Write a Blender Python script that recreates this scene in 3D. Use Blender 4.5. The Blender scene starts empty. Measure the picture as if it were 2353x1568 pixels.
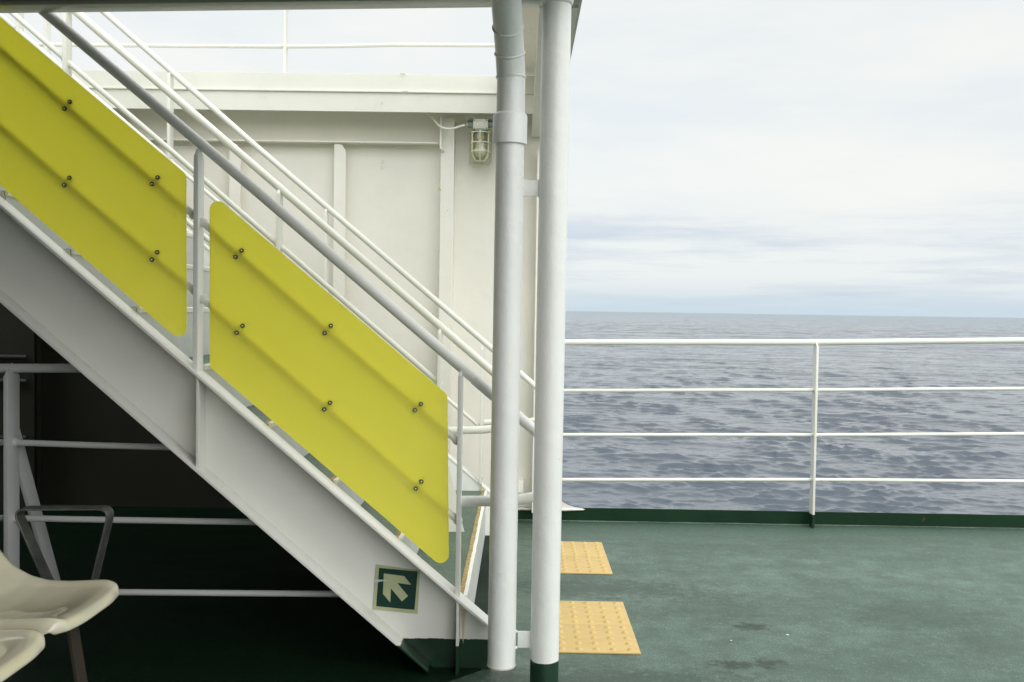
import bpy, bmesh, math, random
import numpy as np
from mathutils import Vector, Matrix
random.seed(7)
R = math.radians
sc = bpy.context.scene
col = sc.collection

# ------------------------------------------------------------------ camera
PW, PH, F = 2353.0, 1568.0, 2287.0       # photo measured at this size
EYE = Vector((0, 0, 1.17))
yaw, pitch, roll = R(0.50), R(1.80), R(0.87)
Fw = Vector((-math.sin(yaw) * math.cos(pitch), math.cos(yaw) * math.cos(pitch), -math.sin(pitch)))
R0 = Vector((math.cos(yaw), math.sin(yaw), 0)); U0 = R0.cross(Fw).normalized()
Rt = (R0 * math.cos(roll) + U0 * math.sin(roll)).normalized(); Up = Rt.cross(Fw).normalized()
cam = bpy.data.cameras.new('camera'); cam.sensor_width = 36; cam.lens = F / PW * 36
cam.clip_end = 60000; cam.clip_start = 0.05
co = bpy.data.objects.new('camera', cam); col.objects.link(co)
M3 = Matrix((Rt, Up, -Fw)).transposed()
co.matrix_world = Matrix.Translation(EYE) @ M3.to_4x4()
sc.camera = co

def ray(px, py):
    return Fw + Rt * ((px - PW / 2) / F) + Up * ((PH / 2 - py) / F)
def at(px, py, Y):
    d = ray(px, py); return EYE + d * (Y / d.y)
def atz(px, py, z=0.0):
    d = ray(px, py); return EYE + d * ((z - EYE.z) / d.z)

# ------------------------------------------------------------------ scene helpers
def tag(o, label=None, cat=None, group=None, kind=None):
    if label: o['label'] = label
    if cat: o['category'] = cat
    if group: o['group'] = group
    if kind: o['kind'] = kind
    return o
def thing(name, label, cat, loc=(0, 0, 0), group=None):
    o = bpy.data.objects.new(name, None); col.objects.link(o)
    o.location = loc; o.empty_display_size = .1
    return tag(o, label, cat, group)
def build(name, bm, mat, parent=None, smooth=None):
    me = bpy.data.meshes.new(name)
    bmesh.ops.recalc_face_normals(bm, faces=bm.faces[:])
    bm.to_mesh(me); bm.free()
    for m in (mat if isinstance(mat, (list, tuple)) else [mat]): me.materials.append(m)
    if smooth:
        for p in me.polygons: p.use_smooth = True
        try: me.set_sharp_from_angle(angle=R(smooth))
        except Exception: pass
    o = bpy.data.objects.new(name, me); col.objects.link(o)
    if parent:
        o.parent = parent
        q = parent; off = Vector((0, 0, 0))
        while q: off += q.location; q = q.parent
        me.transform(Matrix.Translation(-off))
    return o
def BM(): return bmesh.new()
def hexa(bm, lo, hi, bev=0.0, mi=0):
    """box from 8 corners given as two 4-loops (bottom, top)"""
    vs = [bm.verts.new(p) for p in lo] + [bm.verts.new(p) for p in hi]
    fs = [bm.faces.new(vs[0:4][::-1]), bm.faces.new(vs[4:8])]
    for i in range(4):
        j = (i + 1) % 4
        fs.append(bm.faces.new((vs[i], vs[j], vs[4 + j], vs[4 + i])))
    for f in fs: f.material_index = mi
    if bev:
        es = list({e for f in fs for e in f.edges})
        bmesh.ops.bevel(bm, geom=es, offset=bev, segments=2, profile=.6, affect='EDGES', clamp_overlap=True)
def box(bm, x0, x1, y0, y1, z0, z1, bev=0.0):
    x0, x1 = min(x0, x1), max(x0, x1); y0, y1 = min(y0, y1), max(y0, y1); z0, z1 = min(z0, z1), max(z0, z1)
    hexa(bm, [(x0, y0, z0), (x1, y0, z0), (x1, y1, z0), (x0, y1, z0)],
         [(x0, y0, z1), (x1, y0, z1), (x1, y1, z1), (x0, y1, z1)], bev)
def prism(bm, pts, d, bev=0.0):
    """closed polygon (list of Vector) extruded by vector d"""
    d = Vector(d); a = [bm.verts.new(p) for p in pts]; b = [bm.verts.new(Vector(p) + d) for p in pts]
    n = len(pts); fs = [bm.faces.new(a), bm.faces.new(b[::-1])]
    for i in range(n):
        j = (i + 1) % n; fs.append(bm.faces.new((a[j], a[i], b[i], b[j])))
    if bev:
        es = [e for e in {e for f in fs[:2] for e in f.edges}]
        bmesh.ops.bevel(bm, geom=es, offset=bev, segments=2, profile=.6, affect='EDGES', clamp_overlap=True)
def smoothpath(pts, rad=0.05, n=7):
    """fillet the corners of a polyline"""
    pts = [Vector(p) for p in pts]; out = [pts[0]]
    for i in range(1, len(pts) - 1):
        a, b, c = pts[i - 1], pts[i], pts[i + 1]
        r = min(rad, (a - b).length * .49, (c - b).length * .49)
        p, q = b + (a - b).normalized() * r, b + (c - b).normalized() * r
        for k in range(n + 1):
            t = k / n; out.append(p * (1 - t) ** 2 + b * 2 * t * (1 - t) + q * t * t)
    out.append(pts[-1]); return out
def tube(bm, pts, r, seg=20, cap=True, closed=False):
    pts = [Vector(p) for p in pts]; n = len(pts)
    rr = r if isinstance(r, (list, tuple)) else [r] * n
    t0 = (pts[1] - pts[0]).normalized()
    ref = Vector((0, 0, 1)) if abs(t0.z) < .9 else Vector((1, 0, 0))
    nrm = (ref - t0 * ref.dot(t0)).normalized(); rings = []
    for i, p in enumerate(pts):
        if closed: t = (pts[(i + 1) % n] - pts[i - 1]).normalized()
        elif i == 0: t = t0
        elif i == n - 1: t = (pts[-1] - pts[-2]).normalized()
        else: t = ((pts[i + 1] - p).normalized() + (p - pts[i - 1]).normalized()).normalized()
        nrm = (nrm - t * nrm.dot(t)).normalized(); bi = t.cross(nrm)
        rings.append([bm.verts.new(p + (nrm * math.cos(a) + bi * math.sin(a)) * rr[i])
                      for a in (2 * math.pi * k / seg for k in range(seg))])
    for i in range(n if closed else n - 1):
        A, B = rings[i], rings[(i + 1) % n]
        for k in range(seg):
            j = (k + 1) % seg; bm.faces.new((A[k], A[j], B[j], B[k]))
    if cap and not closed:
        bm.faces.new(rings[0][::-1]); bm.faces.new(rings[-1])
def torus(bm, c, axis, R_, r, seg=40, rs=8):
    c = Vector(c); axis = Vector(axis).normalized()
    u = axis.orthogonal().normalized(); v = axis.cross(u)
    tube(bm, [c + (u * math.cos(a) + v * math.sin(a)) * R_ for a in (2 * math.pi * k / seg for k in range(seg))], r, rs, closed=True)
def blob(bm, c, r, sx=1, sy=1, sz=1, seg=12):
    bmesh.ops.create_uvsphere(bm, u_segments=seg, v_segments=max(6, seg // 2), radius=r,
                              matrix=Matrix.Translation(c) @ Matrix.Diagonal((sx, sy, sz, 1)))

# ------------------------------------------------------------------ materials
class NT:
    def __init__(s, name):
        s.m = bpy.data.materials.new(name); s.m.use_nodes = True; s.t = s.m.node_tree; s.t.nodes.clear()
        s.out = s.n('ShaderNodeOutputMaterial')
    def n(s, typ, **kw):
        nd = s.t.nodes.new(typ)
        for k, v in kw.items():
            if k.startswith('_'): setattr(nd, k[1:], v)
            else: s.set(nd, k, v)
        return nd
    def set(s, nd, key, v):
        sock = nd.inputs[int(key[1:])] if key[0] == 'i' and key[1:].isdigit() else nd.inputs[key.replace('__', ' ')]
        if isinstance(v, bpy.types.NodeSocket): s.t.links.new(v, sock)
        elif hasattr(v, 'outputs'): s.t.links.new(v.outputs[0], sock)
        else: sock.default_value = v
    def noise(s, vec, scale, detail=4, rough=.55, **kw):
        return s.n('ShaderNodeTexNoise', Vector=vec, Scale=scale, Detail=detail, Roughness=rough, **kw).outputs[0]
    def mapr(s, v, a, b, c=0.0, d=1.0, smooth=False):
        nd = s.n('ShaderNodeMapRange'); nd.clamp = True
        if smooth: nd.interpolation_type = 'SMOOTHSTEP'
        s.set(nd, 'i0', v)
        for i, x in enumerate((a, b, c, d)): nd.inputs[i + 1].default_value = x
        return nd.outputs[0]
    def math(s, op, a, b=0.0, c=None):
        nd = s.n('ShaderNodeMath'); nd.operation = op; s.set(nd, 'i0', a); s.set(nd, 'i1', b)
        if c is not None: s.set(nd, 'i2', c)
        return nd.outputs[0]
    def mix(s, f, a, b, mode='MIX'):
        nd = s.n('ShaderNodeMix'); nd.data_type = 'RGBA'; nd.blend_type = mode
        s.set(nd, 'i0', f)
        for i, v in ((6, a), (7, b)):
            if isinstance(v, tuple): nd.inputs[i].default_value = (*v[:3], 1)
            else: s.t.links.new(v, nd.inputs[i])
        return nd.outputs[2]
    def pos(s): return s.n('ShaderNodeNewGeometry').outputs['Position']
    def mapping(s, v, scale=(1, 1, 1), rot=(0, 0, 0), loc=(0, 0, 0)):
        nd = s.n('ShaderNodeMapping', Vector=v); nd.inputs['Scale'].default_value = scale
        nd.inputs['Rotation'].default_value = rot; nd.inputs['Location'].default_value = loc
        return nd.outputs[0]
    def bump(s, h, strength, dist):
        return s.n('ShaderNodeBump', Strength=strength, Distance=dist, Height=h).outputs[0]
    def done(s, shader):
        s.t.links.new(shader.outputs[0] if hasattr(shader, 'outputs') else shader, s.out.inputs['Surface']); return s.m
def coords(k):
    """position in the object's own space, so marks stay on the thing"""
    return k.n('ShaderNodeTexCoord').outputs['Object']

def paint(name, c, rough=.38, orange=.35, rust=.0, specks=.5, split=None, var=.06, grime=.0, spec=.5):
    k = NT(name); p = coords(k); w = k.pos()
    base = k.mix(k.mapr(k.noise(p, 2.2, 5), .3, .7), tuple(x * (1 - var) for x in c), tuple(min(x * (1 + var * .4), .9) for x in c))
    # brush streaks and faint yellowing
    st = k.noise(k.mapping(p, (9, 9, 1.2)), 3.0, 3)
    base = k.mix(k.mapr(st, .52, .75, 0, .14), base, (c[0] * .93, c[1] * .89, c[2] * .78))
    if grime:
        g = k.mapr(k.noise(p, 7, 8, .7), .52, .8, 0, grime)
        base = k.mix(g, base, (c[0] * .5, c[1] * .47, c[2] * .38))
    if split:
        z0, c2 = split
        zz = k.n('ShaderNodeSeparateXYZ', Vector=w).outputs[2]
        wob = k.math('MULTIPLY', k.math('SUBTRACT', k.noise(w, 14, 5, .7), .5), .016)
        s_ = k.mapr(k.math('ADD', zz, wob), z0, z0 + .0012, 1, 0)
        c2n = k.mix(k.mapr(k.noise(w, 9, 6), .35, .7), tuple(x * .8 for x in c2), tuple(x * 1.25 for x in c2))
        base = k.mix(s_, base, c2n)
    if rust:
        r1 = k.noise(p, 6.5, 8, .72); r2 = k.noise(k.mapping(p, (30, 30, 4)), 1.0, 4)
        rm = k.math('MULTIPLY', k.mapr(r1, .70 - rust * .12, .74, 0, 1), k.mapr(r2, .4, .6))
        base = k.mix(k.math('MULTIPLY', rm, .8), base, (.32, .17, .055))
    if specks:
        vo = k.n('ShaderNodeTexVoronoi', Vector=p, Scale=11.0).outputs['Distance']
        sm = k.mapr(k.math('ADD', vo, k.math('MULTIPLY', k.noise(p, 40, 2), .03)), .034, .040, specks, 0)
        gate = k.mapr(k.noise(p, 3.1, 1), .56, .58)
        base = k.mix(k.math('MULTIPLY', sm, gate), base, (.16, .14, .10))
    ro = k.mapr(k.noise(p, 5, 5), .3, .7, rough * .8, rough * 1.25)
    h = k.math('ADD', k.math('MULTIPLY', k.noise(p, 120, 3), .35), k.math('ADD', k.noise(p, 22, 3), k.math('MULTIPLY', k.noise(p, 7, 2), 1.8)))
    sh = k.n('ShaderNodeBsdfPrincipled', Base__Color=base, Roughness=ro, Normal=k.bump(h, orange, .0022), Specular__IOR__Level=spec)
    return k.done(sh)

WHITE = (.80, .81, .77); CREAM = (.82, .815, .74); DKG = (.007, .031, .014)
m_white = paint('white_paint', WHITE, .36, .4, rust=.12, specks=.7)
m_rail = paint('rail_paint', (.78, .78, .74), .32, .5, rust=.05, specks=.6)
m_frail = paint('far_rail_paint', (.76, .76, .69), .38, .3, rust=.1, specks=.3)
m_cream = paint('cream_wall_paint', (.84, .815, .745), .45, .35, rust=.45, specks=.8, grime=.12)
m_string = paint('stringer_paint', (.75, .745, .70), .34, .35, rust=.28, specks=.7, split=(.098, DKG), var=.05)
m_column = paint('column_paint', (.80, .81, .78), .34, .9, rust=.2, specks=.7, split=(.108, DKG))
m_pipe = paint('pipe_paint', (.80, .81, .79), .32, .9, rust=.2, specks=.7)
m_step = paint('step_paint', (.56, .58, .55), .5, .8, rust=.2, specks=.9, grime=.3, var=.12)
m_lip = paint('step_lip_paint', (.80, .79, .72), .5, 1.0, rust=.35, specks=.8, grime=.25)
m_post = paint('deck_post_paint', (.76, .76, .69), .38, .4, rust=.3, specks=.5, split=(.075, DKG))
m_dgreen = paint('dark_green_paint', (.007, .031, .013), .55, .6, rust=.35, specks=.3, var=.3, spec=.15)
m_beam = paint('beam_paint', (.46, .46, .39), .22, .25, rust=.1, specks=.4)
m_guard = paint('guard_rail_paint', (.60, .61, .60), .4, .6, rust=.05, specks=.6)  # white railing greyed, the shade under the stairs is in this colour
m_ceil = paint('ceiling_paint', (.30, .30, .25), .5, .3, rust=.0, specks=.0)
m_alcove_shade = paint('alcove_shade_paint', (.034, .034, .024), .5, .3, rust=.0, specks=.0)  # shade under the stairs put into the bulkhead colour
m_shade = paint('bulkhead_behind_paint', (.30, .31, .28), .5, .3)

def simple(name, c, rough=.5, metal=0.0, bumps=0.0, scale=60, **kw):
    k = NT(name); p = coords(k)
    b = k.mix(k.mapr(k.noise(p, scale * .2, 5), .3, .7), tuple(x * .85 for x in c), tuple(min(x * 1.12, .95) for x in c))
    sh = k.n('ShaderNodeBsdfPrincipled', Base__Color=b, Roughness=rough, Metallic=metal, **kw)
    if bumps: k.set(sh, 'Normal', k.bump(k.noise(p, scale, 4), bumps, .001))
    return k.done(sh)
m_bolt = simple('bolt_steel', (.16, .155, .12), .35, .9)
m_boltc = simple('bolt_tip_steel', (.5, .5, .46), .25, .9)
m_green_cast = simple('lamp_casting_green', (.30, .38, .33), .5, 0, .4)
m_plate = simple('lamp_cover_plate', (.60, .58, .50), .4, .1, .5)
m_rustdrip = simple('rust_stain', (.60, .50, .34), .7, 0, .3)
m_black = simple('black_rubber', (.02, .02, .02), .6)
m_plabel = simple('plate_sticker', (.72, .72, .68), .5, 0, .3, 200)
m_blue = simple('blue_edge_paint', (.05, .09, .17), .5)

# worn dark steel of the armrest
k = NT('worn_dark_steel'); p = coords(k)
b = k.mix(k.mapr(k.noise(p, 18, 8, .7), .35, .7), (.055, .062, .065), (.13, .135, .125))
b = k.mix(k.mapr(k.noise(k.mapping(p, (6, 30, 30)), 2.2, 6, .8), .66, .7, 0, .9), b, (.42, .43, .42))
m_arm = k.done(k.n('ShaderNodeBsdfPrincipled', Base__Color=b, Roughness=k.mapr(k.noise(p, 30, 4), .3, .7, .3, .55), Metallic=.55))
k = NT('rusty_leg_steel'); p = coords(k)
b = k.mix(k.mapr(k.noise(k.mapping(p, (12, 12, 3)), 2.0, 8, .7), .45, .62), (.035, .035, .03), (.06, .036, .016))
m_leg = k.done(k.n('ShaderNodeBsdfPrincipled', Base__Color=b, Roughness=.6, Metallic=.2))

# ivory moulded seat
k = NT('ivory_seat_plastic'); p = coords(k)
b = k.mix(k.mapr(k.noise(p, 5, 6), .3, .7), (.60, .56, .42), (.68, .64, .50))
b = k.mix(k.mapr(k.noise(k.mapping(p, (3, 40, 40), rot=(.2, .4, .3)), 3, 6, .7), .70, .74, 0, .35), b, (.30, .27, .18))
sp = k.mapr(k.n('ShaderNodeTexVoronoi', Vector=p, Scale=16.0).outputs['Distance'], .03, .036, .6, 0)
b = k.mix(sp, b, (.12, .10, .07))
m_seat = k.done(k.n('ShaderNodeBsdfPrincipled', Base__Color=b, Roughness=.16, Coat__Weight=.9, Coat__Roughness=.05,
                    Normal=k.bump(k.noise(p, 3, 2), .12, .01)))

# translucent yellow acrylic
k = NT('yellow_acrylic'); p = coords(k)
yc = k.mix(k.mapr(k.noise(p, 3, 4), .3, .7), (.98, .94, .24), (.99, .955, .26))
df = k.n('ShaderNodeBsdfDiffuse', Color=yc); tl = k.n('ShaderNodeBsdfTranslucent', Color=yc)
mx = k.n('ShaderNodeMixShader'); mx.inputs[0].default_value = .70
k.t.links.new(df.outputs[0], mx.inputs[1]); k.t.links.new(tl.outputs[0], mx.inputs[2])
gl = k.n('ShaderNodeBsdfGlossy', Color=(1, 1, 1, 1), Roughness=.04)
fr = k.n('ShaderNodeFresnel', IOR=1.42)
ff = k.math('MULTIPLY', fr.outputs[0], k.math('SUBTRACT', 1.0, k.n('ShaderNodeNewGeometry').outputs['Backfacing']))
m2 = k.n('ShaderNodeMixShader'); k.t.links.new(ff, m2.inputs[0])
k.t.links.new(mx.outputs[0], m2.inputs[1]); k.t.links.new(gl.outputs[0], m2.inputs[2])
m_yellow = k.done(m2)

# deck paint ------------------------------------------------------------
def blot(k, w, cx, cy, rx, ry, amp, nz):
    s = k.n('ShaderNodeSeparateXYZ', Vector=w)
    dx = k.math('DIVIDE', k.math('SUBTRACT', s.outputs[0], cx), rx)
    dy = k.math('DIVIDE', k.math('SUBTRACT', s.outputs[1], cy), ry)
    d = k.math('SQRT', k.math('ADD', k.math('MULTIPLY', dx, dx), k.math('MULTIPLY', dy, dy)))
    d = k.math('ADD', d, k.math('MULTIPLY', k.math('SUBTRACT', nz, .5), 4.2))
    return k.mapr(d, .30, 1.15, min(1, amp * 1.25), 0, True)
def deck_mat(name, c_lo, c_hi, stains=True, spec=.5):
    k = NT(name); w = k.pos()
    big = k.noise(k.mapping(w, (.8, 1.5, 1)), 1.3, 7, .62)
    base = k.mix(k.mapr(big, .33, .66), c_lo, c_hi)
    sw = k.noise(k.mapping(w, (.5, 3.5, 1)), 2.2, 6, .6)
    base = k.mix(k.mapr(sw, .52, .72, 0, .35), base, tuple(min(1, x * 1.25) for x in c_hi))
    if stains:
        fine = k.noise(w, 26, 7, .75)
        tot = None
        for (px, py, rx, ry, a) in ((1725, 1441, .085, .06, .75), (1690, 1527, .10, .05, .75), (1765, 1525, .06, .055, .7),
                                    (2110, 1415, .35, .22, .22), (1380, 1352, .55, .16, .45), (1620, 1400, .35, .2, .25),
                                    (2290, 1490, .25, .3, .25), (1400, 1560, .6, .12, .45), (1650, 1260, .9, .12, .2), (1960, 1245, 1.2, .10, .12)):
            q = atz(px, py); bl = blot(k, w, q.x, q.y, rx, ry, a, fine)
            tot = bl if tot is None else k.math('MAXIMUM', tot, bl)
        # unworn darker paint in the gutter by the toe board
        y_ = k.n('ShaderNodeSeparateXYZ', Vector=w).outputs[1]
        gy = k.math('ADD', y_, k.math('MULTIPLY', k.math('SUBTRACT', k.noise(w, 3, 5), .5), .5))
        base = k.mix(k.mapr(gy, 4.85, 5.42, 0, .9, True), base, (.030, .085, .045))
        gb = k.mapr(k.math('ADD', y_, k.math('MULTIPLY', k.noise(w, 30, 4), .03)), 5.492, 5.505, 0, .8)
        base = k.mix(gb, base, (.10, .085, .045))
    md = k.noise(w, 7.5, 6, .65)
    base = k.mix(k.mapr(md, .36, .64), tuple(x * .74 for x in c_lo), base) if stains else base
    g = k.noise(w, 150, 3, .7); g2 = k.noise(w, 42, 5, .7)
    if stains:
        sc_ = k.n('ShaderNodeTexVoronoi', Vector=k.mapping(w, (1, 4.5, 1), rot=(0, 0, R(12))), Scale=2.6).outputs['Distance']
        base = k.mix(k.mapr(k.math('ADD', sc_, k.math('MULTIPLY', g2, .05)), .055, .07, .75, 0), base, (.022, .035, .027))
        wr = k.mapr(k.noise(k.mapping(w, (3, 1, 1), rot=(0, 0, R(-35))), 4, 8, .8), .66, .72, 0, .4)
        base = k.mix(wr, base, tuple(min(1, x * 1.5) for x in c_hi))
    base = k.mix(k.mapr(g, .42, .60, 0, .8), base, tuple(x * .45 for x in c_lo))
    base = k.mix(k.mapr(g2, .55, .75, 0, .45), base, tuple(min(1, x * 1.5) for x in c_hi))
    vo = k.n('ShaderNodeTexVoronoi', Vector=w, Scale=5.5).outputs['Distance']
    gate = k.mapr(k.noise(w, 2.3, 1), .5, .52)
    base = k.mix(k.math('MULTIPLY', k.mapr(k.math('ADD', vo, k.math('MULTIPLY', k.noise(w, 60, 2), .04)), .040, .048, .8, 0), gate), base, (.02, .025, .02))
    if stains:
        base = k.mix(tot, base, (c_lo[0] * .12, c_lo[1] * .2, c_lo[2] * .15))
    h = k.math('ADD', g, k.math('MULTIPLY', g2, .8))
    sh = k.n('ShaderNodeBsdfPrincipled', Base__Color=base, Roughness=k.mapr(big, .3, .7, .62, .45), Normal=k.bump(h, .55, .0025), Specular__IOR__Level=spec)
    return k.done(sh)
m_deck = deck_mat('green_deck_paint', (.074, .128, .094), (.140, .222, .172))
m_deckshade = deck_mat('shaded_deck_paint', (.0025, .013, .005), (.0045, .021, .009), False, .12)  # deck green darkened to carry the shade under cover
m_tread = deck_mat('green_tread_paint', (.075, .125, .085), (.115, .175, .125), False)
k = NT('tan_antislip'); w = k.pos()
b = k.mix(k.mapr(k.noise(k.mapping(w, (1, 3, 1)), 30, 7, .75), .4, .62), (.20, .15, .065), (.52, .37, .14))
m_tan = k.done(k.n('ShaderNodeBsdfPrincipled', Base__Color=b, Roughness=.8, Normal=k.bump(k.noise(w, 200, 3), .6, .003)))
k = NT('yellow_tactile'); w = k.pos()
b = k.mix(k.mapr(k.noise(k.mapping(w, (1, 2.5, 1)), 14, 7, .7), .45, .78), (.56, .395, .150), (.46, .32, .11))
b = k.mix(k.mapr(k.noise(w, 5, 5, .6), .4, .7, 0, .4), b, (.58, .43, .18))
m_tact = k.done(k.n('ShaderNodeBsdfPrincipled', Base__Color=b, Roughness=.6, Normal=k.bump(k.noise(k.mapping(w, (1, 3, 1)), 45, 5), .35, .002)))
m_sgreen = simple('sign_green', (.006, .036, .026), .35, 0, .1)
m_slum = simple('sign_luminous', (.40, .43, .26), .45, 0, .2)
m_tape = simple('torn_tape', (.50, .54, .52), .4, 0, .3)

m_fascia = paint('fascia_paint', (.74, .74, .67), .45, .3, rust=.4, specks=.8, grime=.12)
# ------------------------------------------------------------------ staircase
YF, YB = 3.125, 3.200        # near channel: front of flanges / web
YFAR = 5.10
A = at(0, 452, YB); B = at(1120, 1417, YB)
sT = (A.z - B.z) / (A.x - B.x)                 # dz/dx (negative)
def ztop(x): return A.z + sT * (x - A.x)
C1 = at(0, 696, YF); C2 = at(923, 1496, YF)
sB = (C1.z - C2.z) / (C1.x - C2.x)
def zbot(x): return C1.z + sB * (x - C1.x)
XE = at(1128, 1500, YB).x                      # foot end of the stringer
XL = -2.75
xb0 = C2.x + (0 - C2.z) / sB                   # where lower flange meets deck
stairs = thing('staircase', 'white steel staircase with green treads climbing to the upper deck', 'staircase', (XE, YB, 0))
bm = BM()
web = [Vector((XL, YB, zbot(XL))), Vector((xb0, YB, .001)), Vector((XE, YB, .001)), Vector((XE, YB, ztop(XE))), Vector((XL, YB, ztop(XL)))]
prism(bm, web, (0, .010, 0))
def slopebox(x0, x1, fz, t, y0, y1, bev=.0025):
    """flat bar that follows the slope; t measured vertically"""
    hexa(bm, [(x0, y0, fz(x0) - t), (x1, y0, fz(x1) - t), (x1, y1, fz(x1) - t), (x0, y1, fz(x0) - t)],
         [(x0, y0, fz(x0)), (x1, y0, fz(x1)), (x1, y1, fz(x1)), (x0, y1, fz(x0))], bev)
stringer = build('stringer', bm, m_string, stairs, 40)
bm = BM(); slopebox(XL, XE, lambda x: ztop(x) + .0012, .012, YF, YB + .012)
build('upper_flange', bm, m_string, stringer, 40)
bm = BM(); slopebox(XL, xb0 - .012, lambda x: zbot(x) + .013, .013, YF, YB - .001)
build('lower_flange', bm, m_string, stringer, 40)
for xa, xb_ in ((450.5, 457), (1054, 1058.5)):
    x0, x1 = at(xa, 1000, YF + .01).x, at(xb_, 1000, YF + .01).x
    x1 = x0 + .009
    bm = BM(); lo = lambda x: max(zbot(x) + .012, .001)
    hexa(bm, [(x0, YF + .008, lo(x0)), (x1, YF + .008, lo(x1)), (x1, YB - .001, lo(x1)), (x0, YB - .001, lo(x0))],
         [(x0, YF + .008, ztop(x0) - .010), (x1, YF + .008, ztop(x1) - .010), (x1, YB - .001, ztop(x1) - .010), (x0, YB - .001, ztop(x0) - .010)], .001)
    build('stiffener', bm, m_string, stringer)
bm = BM()   # rust run below the foot of the lowest rail post
q = at(1063, 1397, YB - .002)
prism(bm, [at(*p_, YB - .0015) for p_ in ((1060, 1400), (1072, 1403), (1069, 1420), (1067, 1450), (1064, 1480), (1062, 1450), (1061, 1425))], (0, -.001, 0))
build('rust_streak', bm, m_rustdrip, stringer)
# far stringer: plate with a flange
fo = at(1125, 1131, YFAR); dz = fo.z - ztop(fo.x)
bm = BM()
prism(bm, [Vector((XL, YFAR, ztop(XL) + dz - .36)), Vector((-.36, YFAR, .001)), Vector((-.12, YFAR, .001)),
           Vector((-.12, YFAR, ztop(-.12) + dz)), Vector((XL, YFAR, ztop(XL) + dz))], (0, .010, 0))
far_s = build('far_stringer', bm, m_white, stairs)
bm = BM(); slopebox(XL, -.12, lambda x: ztop(x) + dz + .006, .012, YFAR - .006, YFAR + .06)
build('upper_flange', bm, m_white, far_s, 40)
bm = BM()
prism(bm, [at(*p_, YFAR - .008) for p_ in ((1101, 1094), (1110, 1098), (1107, 1110), (1109, 1133), (1104, 1133), (1105, 1108))], (0, -.001, 0))
build('rust_streak', bm, m_rustdrip, far_s)

X1 = at(1073, 1390, YB + .02).x; Z1 = .235
run, rise = .2145, .1846
y0, y1 = YB + .014, YFAR - .002
for i in range(13):
    xn = X1 - run * i; z = Z1 + rise * i
    e = bpy.data.objects.new('step', None); col.objects.link(e); e.parent = stairs
    e.location = Vector((xn, YB, z)) - stairs.location; e.empty_display_size = .05
    # riser
    bm = BM(); prism(bm, [Vector((xn - run - .005, y0 - .004, z + .001)), Vector((xn - .0112, y0 - .004, z + .001)), Vector((xn - .0112, y0 - .004, z - .12))], (0, .003, 0)); build('end_plate', bm, m_step, e)
    bm = BM(); zl = 0.001 if i == 0 else z - rise + .0005
    box(bm, xn - .014, xn - .006, y0, y1, zl, z - .0125); build('riser', bm, m_step, e)
    bm = BM(); box(bm, xn - run - .011, xn - .009, y0, y1, z - .008, z, 0); build('tread', bm, m_tread, e)
    bm = BM()      # folded lip with a lumpy painted edge
    n = 40
    prof = []
    for j in range(n + 1):
        y = y0 + (y1 - y0) * j / n; w_ = random.uniform(-.0012, .0012)
        prof.append((y, w_))
    ring = []
    for (y, w_) in prof:
        ring.append([bm.verts.new((xn - .010, y, z - .013)), bm.verts.new((xn - .002 + w_ * .5, y, z - .015 + w_)),
                     bm.verts.new((xn + .001 + w_ * .6, y, z)), bm.verts.new((xn - .002, y, z + .0035)), bm.verts.new((xn - .011 + w_, y, z + .0035)), bm.verts.new((xn - .011, y, z - .004))])
    for a, b_ in zip(ring, ring[1:]):
        for q_ in range(6):
            bm.faces.new((a[q_], a[(q_ + 1) % 6], b_[(q_ + 1) % 6], b_[q_]))
    bm.faces.new(ring[0]); bm.faces.new(ring[-1][::-1])
    build('lip', bm, m_lip, e)
    bm = BM()      # worn anti-slip strip, ragged inner edge
    top, bot = [], []
    for j in range(n + 1):
        y = y0 + .004 + (y1 - y0 - .008) * j / n
        top.append(Vector((xn - .0115, y, z + .0005))); bot.append(Vector((xn - .0255 - random.uniform(0, .003), y, z + .0005)))
    prism(bm, top + bot[::-1], (0, 0, .0022)); build('antislip_strip', bm, m_tan, e)

# ------------------------------------------------------------------ stair rails
def bracket_end(bm, p, r):      # weld bead where a rail meets a post
    blob(bm, p, r * 1.35, 1, .8, 1)
def stanchion(parent, xa, xb_, yf, yb, zb, zt, mat, pybase=None):
    """flat bar post with chamfered head; xa..xb = px of the front face at mid height"""
    zm = (zb + zt) / 2
    bm = BM(); x0, x1 = xa, xb_
    hexa(bm, [(x0, yf, zb), (x1, yf, zb), (x1, yb, zb), (x0, yb, zb)],
         [(x0, yf, zt - .020), (x1, yf, zt - .020), (x1, yb, zt - .020), (x0, yb, zt - .020)], .0022)
    hexa(bm, [(x0 + .001, yf + .001, zt - .022), (x1 - .001, yf + .001, zt - .022), (x1 - .001, yb - .001, zt - .022), (x0 + .001, yb - .001, zt - .022)],
         [(x0 + .003, yf + .018, zt), (x1 - .003, yf + .018, zt), (x1 - .003, yb - .018, zt), (x0 + .003, yb - .018, zt)], .002)
    return build('post', bm, mat, parent, 40)

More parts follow.
